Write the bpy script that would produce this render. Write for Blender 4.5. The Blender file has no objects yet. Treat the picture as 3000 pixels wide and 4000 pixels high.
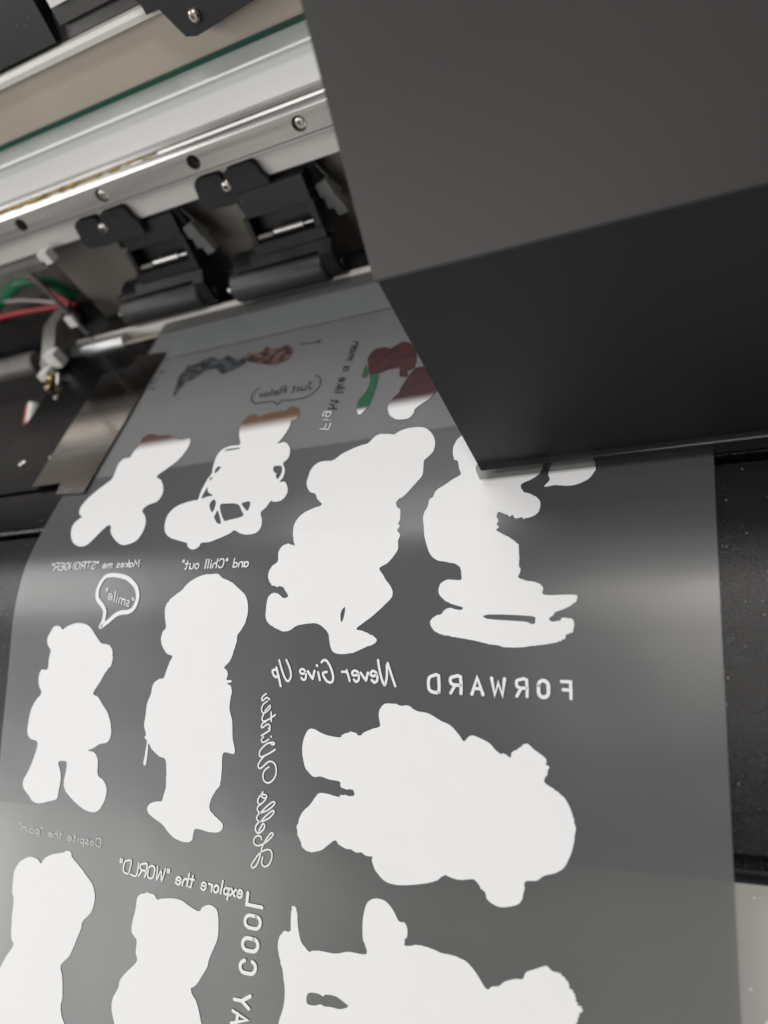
import bpy, bmesh, math, random
from mathutils import Vector, Matrix, noise
# ------------------------------------------------------------------ units
# modelling unit = height of the lens above the printer bed (0.185 m); X across the printer, Y into it, Z up, bed at z = -1
S = 0.185
def W(x, y, z): return Vector((x*S, y*S, (z+1.0)*S))
scene = bpy.context.scene
col = scene.collection
random.seed(7)
# ------------------------------------------------------------------ camera
cd = bpy.data.cameras.new('camera'); cam = bpy.data.objects.new('camera', cd); col.objects.link(cam)
RC = ((0.9073,-0.0902,-0.4106),(0.1904,-0.7826,0.5926),(-0.3748,-0.6159,-0.6930))   # rows: world axis, columns: right, down, forward
m = Matrix(((RC[0][0],-RC[0][1],-RC[0][2]),(RC[1][0],-RC[1][1],-RC[1][2]),(RC[2][0],-RC[2][1],-RC[2][2])))
cam.matrix_world = Matrix.Translation(W(0,0,0)) @ m.to_quaternion().to_matrix().to_4x4()
cd.sensor_fit = 'HORIZONTAL'; cd.sensor_width = 36.0; cd.lens = 33.51
cd.clip_start = 0.005; cd.clip_end = 50
cd.dof.use_dof = True; cd.dof.focus_distance = 1.42*S; cd.dof.aperture_fstop = 8.5
scene.camera = cam
# ------------------------------------------------------------------ room light
world = bpy.data.worlds.new('World'); scene.world = world; world.use_nodes = True
bg = world.node_tree.nodes['Background']; bg.inputs[0].default_value = (0.93,0.97,1.0,1); bg.inputs[1].default_value = 0.135
def panel_lamp(name, loc, sx, sy, power, color, target):
    l = bpy.data.lights.new(name, 'AREA'); l.shape = 'RECTANGLE'; l.size = sx; l.size_y = sy; l.energy = power; l.color = color
    o = bpy.data.objects.new(name, l); col.objects.link(o); o.location = loc
    o.rotation_euler = (Vector(target)-Vector(loc)).to_track_quat('-Z','Y').to_euler()
    return o
panel_lamp('ceiling_and_fill_light', (0.12,-0.62,2.1), 0.55, 0.28, 16, (1.0,0.965,0.93), (0.1,-0.3,0))
panel_lamp('ceiling_and_fill_light', (-2.7,0.0,2.05), 1.1, 0.42, 23, (1.0,0.985,0.97), (-0.3,0.1,0))
panel_lamp('ceiling_and_fill_light', (-0.9,-2.2,0.6), 1.8, 0.9, 15, (1.0,0.975,0.95), (-0.2,0.2,0))  # low front fill, added to brighten the beam panels; not on the ceiling
panel_lamp('ceiling_and_fill_light', (-0.75,1.15,2.0), 1.2, 0.6, 15, (1.0,0.985,0.97), (-0.15,0.15,0))  # overhead back-left fill, added to brighten the flat film against the apron
panel_lamp('window_light', (-2.7,-1.75,1.45), 1.5, 1.1, 33, (1.0,0.985,0.97), (-0.15,0.15,0))
vs = scene.view_settings
vs.view_transform = 'Standard'; vs.look = 'None'; vs.gamma = 1.0; vs.exposure = 0.0; vs.use_curve_mapping = False
scene.render.engine = 'CYCLES'
# ------------------------------------------------------------------ materials
MATS = {}
def mat(name, color=(.5,.5,.5), rough=.5, metal=0.0, spec=.5, bump=0.0, bscale=400.0, vary=0.0, vscale=30.0, aniso=None, specks=None, coat=0.0, emis=None):
    if name in MATS: return MATS[name]
    M = bpy.data.materials.new(name); M.use_nodes = True; nt = M.node_tree; N = nt.nodes; L = nt.links
    b = N['Principled BSDF']
    b.inputs['Base Color'].default_value = (*color,1); b.inputs['Roughness'].default_value = rough
    b.inputs['Metallic'].default_value = metal; b.inputs['Specular IOR Level'].default_value = spec
    if coat: b.inputs['Coat Weight'].default_value = coat
    tc = N.new('ShaderNodeTexCoord'); src = tc.outputs['Object']
    if aniso:
        mp = N.new('ShaderNodeMapping'); mp.inputs['Scale'].default_value = aniso; L.new(src, mp.inputs[0]); src = mp.outputs[0]
    cout = None
    if vary:
        n = N.new('ShaderNodeTexNoise'); n.inputs['Scale'].default_value = vscale; n.inputs['Detail'].default_value = 6; L.new(src, n.inputs['Vector'])
        mr = N.new('ShaderNodeMapRange'); mr.inputs[1].default_value = .3; mr.inputs[2].default_value = .7; mr.inputs[3].default_value = 1-vary; mr.inputs[4].default_value = 1+vary
        L.new(n.outputs['Fac'], mr.inputs[0])
        mx = N.new('ShaderNodeVectorMath'); mx.operation = 'SCALE'; mx.inputs[0].default_value = color; L.new(mr.outputs[0], mx.inputs['Scale']); cout = mx.outputs[0]
        rr = N.new('ShaderNodeMapRange'); rr.inputs[1].default_value = .3; rr.inputs[2].default_value = .7; rr.inputs[3].default_value = max(.02,rough*(1-.6*vary)); rr.inputs[4].default_value = min(1,rough*(1+.6*vary))
        L.new(n.outputs['Fac'], rr.inputs[0]); L.new(rr.outputs[0], b.inputs['Roughness'])
    if specks:
        sc, thr, scol = specks
        v = N.new('ShaderNodeTexVoronoi'); v.inputs['Scale'].default_value = sc; L.new(tc.outputs['Object'], v.inputs['Vector'])
        n2 = N.new('ShaderNodeTexNoise'); n2.inputs['Scale'].default_value = 22; n2.inputs['Detail'].default_value = 3; L.new(tc.outputs['Object'], n2.inputs['Vector'])
        sep = N.new('ShaderNodeSeparateColor'); L.new(v.outputs['Color'], sep.inputs[0])
        ml = N.new('ShaderNodeMath'); ml.operation = 'MULTIPLY'; L.new(sep.outputs[0], ml.inputs[0]); L.new(n2.outputs['Fac'], ml.inputs[1])
        m2 = N.new('ShaderNodeMath'); m2.operation = 'MULTIPLY'; L.new(ml.outputs[0], m2.inputs[0]); m2.inputs[1].default_value = thr
        lt = N.new('ShaderNodeMath'); lt.operation = 'LESS_THAN'; L.new(v.outputs['Distance'], lt.inputs[0]); L.new(m2.outputs[0], lt.inputs[1])
        gt = N.new('ShaderNodeMath'); gt.operation = 'GREATER_THAN'; L.new(sep.outputs[1], gt.inputs[0]); gt.inputs[1].default_value = .72
        mm = N.new('ShaderNodeMath'); mm.operation = 'MULTIPLY'; L.new(lt.outputs[0], mm.inputs[0]); L.new(gt.outputs[0], mm.inputs[1])
        mc = N.new('ShaderNodeMix'); mc.data_type = 'RGBA'; L.new(mm.outputs[0], mc.inputs[0])
        if cout: L.new(cout, mc.inputs[6])
        else: mc.inputs[6].default_value = (*color,1)
        mc.inputs[7].default_value = (*scol,1); cout = mc.outputs[2]
    if cout: L.new(cout, b.inputs['Base Color'])
    if bump:
        n = N.new('ShaderNodeTexNoise'); n.inputs['Scale'].default_value = bscale; n.inputs['Detail'].default_value = 3; L.new(src, n.inputs['Vector'])
        bp = N.new('ShaderNodeBump'); bp.inputs['Strength'].default_value = bump; bp.inputs['Distance'].default_value = .0004; L.new(n.outputs['Fac'], bp.inputs['Height']); L.new(bp.outputs[0], b.inputs['Normal'])
    MATS[name] = M; return M
def ink(name, color, fade=None, rough=.45, alpha=1.0, c2=None):
    """printed ink; fade = (y0, y1) in modelling units where the white underbase starts to cover the colour"""
    M = bpy.data.materials.new(name); M.use_nodes = True; nt = M.node_tree; N = nt.nodes; L = nt.links; b = N['Principled BSDF']
    b.inputs['Roughness'].default_value = rough; b.inputs['Alpha'].default_value = alpha; b.inputs['Specular IOR Level'].default_value = .35
    tc = N.new('ShaderNodeTexCoord')
    n = N.new('ShaderNodeTexNoise'); n.inputs['Scale'].default_value = 130; n.inputs['Detail'].default_value = 6; L.new(tc.outputs['Object'], n.inputs['Vector'])
    mc = N.new('ShaderNodeMix'); mc.data_type = 'RGBA'; L.new(n.outputs['Fac'], mc.inputs[0])
    mc.inputs[6].default_value = (*[c*.985 for c in color],1); mc.inputs[7].default_value = (*(c2 if c2 else [c*1.015 for c in color]),1)
    out = mc.outputs[2]
    if c2:
        n.inputs['Scale'].default_value = 230
        rp = N.new('ShaderNodeMapRange'); rp.inputs[1].default_value = .4; rp.inputs[2].default_value = .6; L.new(n.outputs['Fac'], rp.inputs[0]); L.new(rp.outputs[0], mc.inputs[0])
    if fade:
        sp = N.new('ShaderNodeSeparateXYZ'); L.new(tc.outputs['Object'], sp.inputs[0])
        mr = N.new('ShaderNodeMapRange'); mr.interpolation_type = 'SMOOTHSTEP'; mr.inputs[1].default_value = fade[0]*S; mr.inputs[2].default_value = fade[1]*S; L.new(sp.outputs[1], mr.inputs[0])
        m2 = N.new('ShaderNodeMix'); m2.data_type = 'RGBA'; L.new(mr.outputs[0], m2.inputs[0]); m2.inputs[6].default_value = (.81,.81,.81,1); L.new(out, m2.inputs[7]); out = m2.outputs[2]
    wv = N.new('ShaderNodeTexNoise'); mp = N.new('ShaderNodeMapping'); mp.inputs['Scale'].default_value = (6,520,520); wv.inputs['Scale'].default_value = 1.0; wv.inputs['Detail'].default_value = 2
    L.new(tc.outputs['Object'], mp.inputs[0]); L.new(mp.outputs[0], wv.inputs['Vector'])
    bp = N.new('ShaderNodeBump'); bp.inputs['Strength'].default_value = .16; bp.inputs['Distance'].default_value = .0006; L.new(wv.outputs['Fac'], bp.inputs['Height']); L.new(bp.outputs[0], b.inputs['Normal'])
    L.new(out, b.inputs['Base Color']); MATS[name] = M; return M
WHITE = (.81,.81,.81)
ink('white', WHITE, rough=.5)
ink('black', (.012,.012,.013), rough=.4)
ink('navy', (.008,.010,.014), c2=(.060,.068,.075))
ink('brown', (.022,.011,.010), c2=(.12,.062,.055))
ink('green', (.009,.085,.04)); ink('maroon', (.060,.013,.015), c2=(.032,.010,.012))
ink('fade_green', (.009,.085,.04), (1.165,1.19)); ink('fade_maroon', (.050,.010,.015), (1.155,1.20), c2=(.028,.009,.012))
ink('fade_red', (.11,.035,.03), (1.155,1.20), c2=(.06,.022,.022)); ink('fade_tan', (.13,.062,.03), (1.155,1.205), c2=(.10,.055,.025))
mat('black_paint', (.0035,.0035,.004), .2, spec=.10, bump=.35, bscale=900, vary=.15, vscale=14, specks=(420,.22,(.3,.3,.3)))
mat('apron_paint', (.006,.0058,.0055), .27, spec=.30, bump=.28, bscale=2200, vary=.15, vscale=14, specks=(900,.36,(.36,.35,.34)))
mat('black_plastic', (.007,.007,.0075), .36, spec=.3, bump=.15, bscale=1500, vary=.2, vscale=60, specks=(260,.16,(.25,.25,.25)))
mat('bracket_paint', (.013,.013,.014), .6, bump=.4, bscale=2200, vary=.1, vscale=60)
mat('rubber', (.022,.0215,.021), .45, vary=.25, vscale=40, bump=.2, bscale=900)
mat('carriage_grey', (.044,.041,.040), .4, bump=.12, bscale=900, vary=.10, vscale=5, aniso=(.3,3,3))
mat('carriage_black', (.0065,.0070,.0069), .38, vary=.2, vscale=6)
mat('white_panel', (.86,.86,.85), .42, vary=.03, vscale=6)
mat('warm_white_panel', (.76,.73,.69), .42, vary=.05, vscale=6)
mat('rail_steel', (.66,.62,.585), .36, metal=1.0, vary=.16, vscale=55, aniso=(.12,1,5), bump=.08, bscale=300)
mat('polished_steel', (.50,.485,.465), .30, metal=1.0, vary=.3, vscale=30, aniso=(.3,1,4))
mat('brushed_plate', (.16,.147,.136), .13, metal=1.0, vary=.22, vscale=70, aniso=(.25,1,1), bump=.10, bscale=500)
mat('beige_strip', (.47,.405,.34), .5, metal=.25, vary=.10, vscale=9)
mat('glass_edge', (.012,.075,.05), .25)
mat('glass_band', (.42,.44,.42), .35, vary=.10, vscale=28)
mat('screw_steel', (.62,.55,.50), .28, metal=1.0, vary=.2, vscale=200)
mat('dark_recess', (.012,.010,.009), .7)
mat('cover_smoke', (.040,.036,.034), .32, vary=.2, vscale=9)
mat('back_panel', (.26,.235,.21), .42, metal=.35, vary=.30, vscale=9, aniso=(1,1,.4))
mat('white_plastic', (.72,.71,.67), .4, vary=.06, vscale=40)
mat('clip_plastic', (.13,.128,.124), .45, vary=.15, vscale=60)
mat('grey_casting', (.15,.142,.13), .45, metal=.3, vary=.2, vscale=60)
mat('shaft_steel', (.42,.42,.42), .42, metal=.8, vary=.3, vscale=40, aniso=(.3,2,4))
mat('brass', (.40,.30,.17), .32, metal=1.0)
mat('grease', (.42,.30,.07), .22, vary=.4, vscale=300)
mat('wire_red', (.36,.02,.028), .4); mat('wire_green', (.015,.16,.075), .4); mat('wire_white', (.5,.44,.46), .4)
mat('grey_tray', (.46,.455,.42), .5, bump=.35, bscale=800, vary=.06, vscale=14, specks=(420,.42,(.85,.85,.83)))
mat('dust_fibre', (.03,.03,.03), .6)
def film_mat():
    M = bpy.data.materials.new('frosted_film'); M.use_nodes = True; nt = M.node_tree; N = nt.nodes; L = nt.links; b = N['Principled BSDF']
    tc = N.new('ShaderNodeTexCoord'); n = N.new('ShaderNodeTexNoise'); n.inputs['Scale'].default_value = 40; n.inputs['Detail'].default_value = 5; L.new(tc.outputs['Object'], n.inputs['Vector'])
    mr = N.new('ShaderNodeMapRange'); mr.inputs[3].default_value = .92; mr.inputs[4].default_value = 1.08; L.new(n.outputs['Fac'], mr.inputs[0])
    vm = N.new('ShaderNodeVectorMath'); vm.operation = 'SCALE'; vm.inputs[0].default_value = (.088,.091,.094); L.new(mr.outputs[0], vm.inputs['Scale']); L.new(vm.outputs[0], b.inputs['Base Color'])
    b.inputs['Roughness'].default_value = .36; b.inputs['IOR'].default_value = 1.65; b.inputs['Specular IOR Level'].default_value = .95
    nb_ = N.new('ShaderNodeTexNoise'); nb_.inputs['Scale'].default_value = 9; nb_.inputs['Detail'].default_value = 2; L.new(tc.outputs['Object'], nb_.inputs['Vector'])
    bp = N.new('ShaderNodeBump'); bp.inputs['Strength'].default_value = .35; bp.inputs['Distance'].default_value = .006; L.new(nb_.outputs['Fac'], bp.inputs['Height']); L.new(bp.outputs[0], b.inputs['Normal'])
    t = N.new('ShaderNodeBsdfTransparent'); mx = N.new('ShaderNodeMixShader'); mx.inputs[0].default_value = .89
    tl = N.new('ShaderNodeBsdfTranslucent'); tl.inputs[0].default_value = (.8,.79,.77,1); m1 = N.new('ShaderNodeMixShader'); m1.inputs[0].default_value = .30
    L.new(b.outputs[0], m1.inputs[1]); L.new(tl.outputs[0], m1.inputs[2])
    L.new(t.outputs[0], mx.inputs[1]); L.new(m1.outputs[0], mx.inputs[2]); L.new(mx.outputs[0], N['Material Output'].inputs['Surface'])
    MATS['film'] = M
film_mat()
def skirt_mat():
    M = bpy.data.materials.new('clear_skirt'); M.use_nodes = True; nt = M.node_tree; N = nt.nodes; L = nt.links; b = N['Principled BSDF']
    b.inputs['Base Color'].default_value = (.05,.05,.05,1); b.inputs['Roughness'].default_value = .2
    t = N.new('ShaderNodeBsdfTransparent'); t.inputs[0].default_value = (.75,.75,.74,1); mx = N.new('ShaderNodeMixShader'); mx.inputs[0].default_value = .2
    L.new(t.outputs[0], mx.inputs[1]); L.new(b.outputs[0], mx.inputs[2]); L.new(mx.outputs[0], N['Material Output'].inputs['Surface']); MATS['clear_skirt'] = M
skirt_mat()
# ------------------------------------------------------------------ mesh helpers (coordinates in modelling units)
def obj(name, bm, m, parent=None, smooth=True, bevel=0.0, angle=35):
    if bevel:
        es = [e for e in bm.edges if len(e.link_faces) == 2 and e.calc_face_angle(0) > math.radians(30)]
        bmesh.ops.bevel(bm, geom=es, offset=bevel, segments=2, profile=.6, affect='EDGES', clamp_overlap=True)
    bmesh.ops.recalc_face_normals(bm, faces=bm.faces)
    for v in bm.verts: v.co = W(*v.co)
    if smooth:
        for f in bm.faces: f.smooth = True
        for e in bm.edges:
            if len(e.link_faces) == 2 and e.calc_face_angle(0) > math.radians(angle): e.smooth = False
    me = bpy.data.meshes.new(name); bm.to_mesh(me); bm.free()
    o = bpy.data.objects.new(name, me); col.objects.link(o)
    me.materials.append(MATS[m] if isinstance(m,str) else m)
    if parent: o.parent = parent; o.matrix_parent_inverse = parent.matrix_world.inverted()
    return o
def tag(o, label, cat, group=None):
    o['label'] = label; o['category'] = cat
    if group: o['group'] = group
    return o
def thing(name, label, cat, loc, group=None):
    o = bpy.data.objects.new(name, None); col.objects.link(o); o.location = W(*loc); o.empty_display_size = .01
    o.matrix_world = Matrix.Translation(W(*loc)); tag(o, label, cat, group); return o
def struct(o): o['kind'] = 'structure'; return o
def box(bm, x0, x1, y0, y1, z0, z1):
    vs = [bm.verts.new((x,y,z)) for x in (x0,x1) for y in (y0,y1) for z in (z0,z1)]
    for f in ((0,1,3,2),(4,6,7,5),(0,4,5,1),(2,3,7,6),(0,2,6,4),(1,5,7,3)): bm.faces.new([vs[i] for i in f])
    return bm
def nb(): return bmesh.new()
def prism_x(bm, prof, x0, x1):
    """closed (y,z) profile extruded along X"""
    a = [bm.verts.new((x0,y,z)) for y,z in prof]; b = [bm.verts.new((x1,y,z)) for y,z in prof]; n = len(prof)
    for i in range(n): bm.faces.new((a[i],a[(i+1)%n],b[(i+1)%n],b[i]))
    bm.faces.new(a[::-1]); bm.faces.new(b); return bm
def prism_y(bm, prof, y0, y1):
    """closed (x,z) outline extruded along Y"""
    a = [bm.verts.new((x,y0,z)) for x,z in prof]; b = [bm.verts.new((x,y1,z)) for x,z in prof]; n = len(prof)
    for i in range(n): bm.faces.new((a[i],a[(i+1)%n],b[(i+1)%n],b[i]))
    bm.faces.new(a[::-1]); bm.faces.new(b); return bm
def prism_z(bm, prof, z0, z1):
    a = [bm.verts.new((x,y,z0)) for x,y in prof]; b = [bm.verts.new((x,y,z1)) for x,y in prof]; n = len(prof)
    for i in range(n): bm.faces.new((a[i],a[(i+1)%n],b[(i+1)%n],b[i]))
    bm.faces.new(a[::-1]); bm.faces.new(b); return bm
def lathe(bm, c, axis, prof, n=24):
    """surface of revolution round axis ('X' or 'Y' or 'Z') through c; prof = (offset along axis, radius)"""
    rings = []
    for t, r in prof:
        ring = []
        for i in range(n):
            a = 2*math.pi*i/n; p, q = r*math.cos(a), r*math.sin(a)
            d = (t,p,q) if axis == 'X' else ((p,t,q) if axis == 'Y' else (p,q,t))
            ring.append(bm.verts.new((c[0]+d[0],c[1]+d[1],c[2]+d[2])))
        rings.append(ring)
    for a, b in zip(rings[:-1], rings[1:]):
        for i in range(n): bm.faces.new((a[i],a[(i+1)%n],b[(i+1)%n],b[i]))
    bm.faces.new(rings[0][::-1]); bm.faces.new(rings[-1]); return bm
def tube(bm, path, r, n=10):
    path = [Vector(p) for p in path]; rings = []; up = Vector((.13,.2,.97))
    for i, p in enumerate(path):
        d = (path[min(i+1,len(path)-1)]-path[max(i-1,0)]).normalized(); s = d.cross(up).normalized(); u = s.cross(d)
        rings.append([bm.verts.new(p+s*r*math.cos(2*math.pi*k/n)+u*r*math.sin(2*math.pi*k/n)) for k in range(n)])
    for a, b in zip(rings[:-1], rings[1:]):
        for i in range(n): bm.faces.new((a[i],a[(i+1)%n],b[(i+1)%n],b[i]))
    bm.faces.new(rings[0][::-1]); bm.faces.new(rings[-1]); return bm
def spline(P, per=6, closed=False):
    P = [Vector(p) for p in P]; n = len(P); out = []
    if n < 3: return P
    for i in range(n if closed else n-1):
        p0 = P[(i-1)%n] if closed else P[max(i-1,0)]; p1 = P[i]; p2 = P[(i+1)%n]; p3 = P[(i+2)%n] if closed else P[min(i+2,n-1)]
        for k in range(per):
            t = k/per
            out.append(.5*((2*p1)+(p2-p0)*t+(2*p0-5*p1+4*p2-p3)*t*t+(3*p1-p0-3*p2+p3)*t**3))
    if not closed: out.append(P[-1])
    return out
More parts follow.
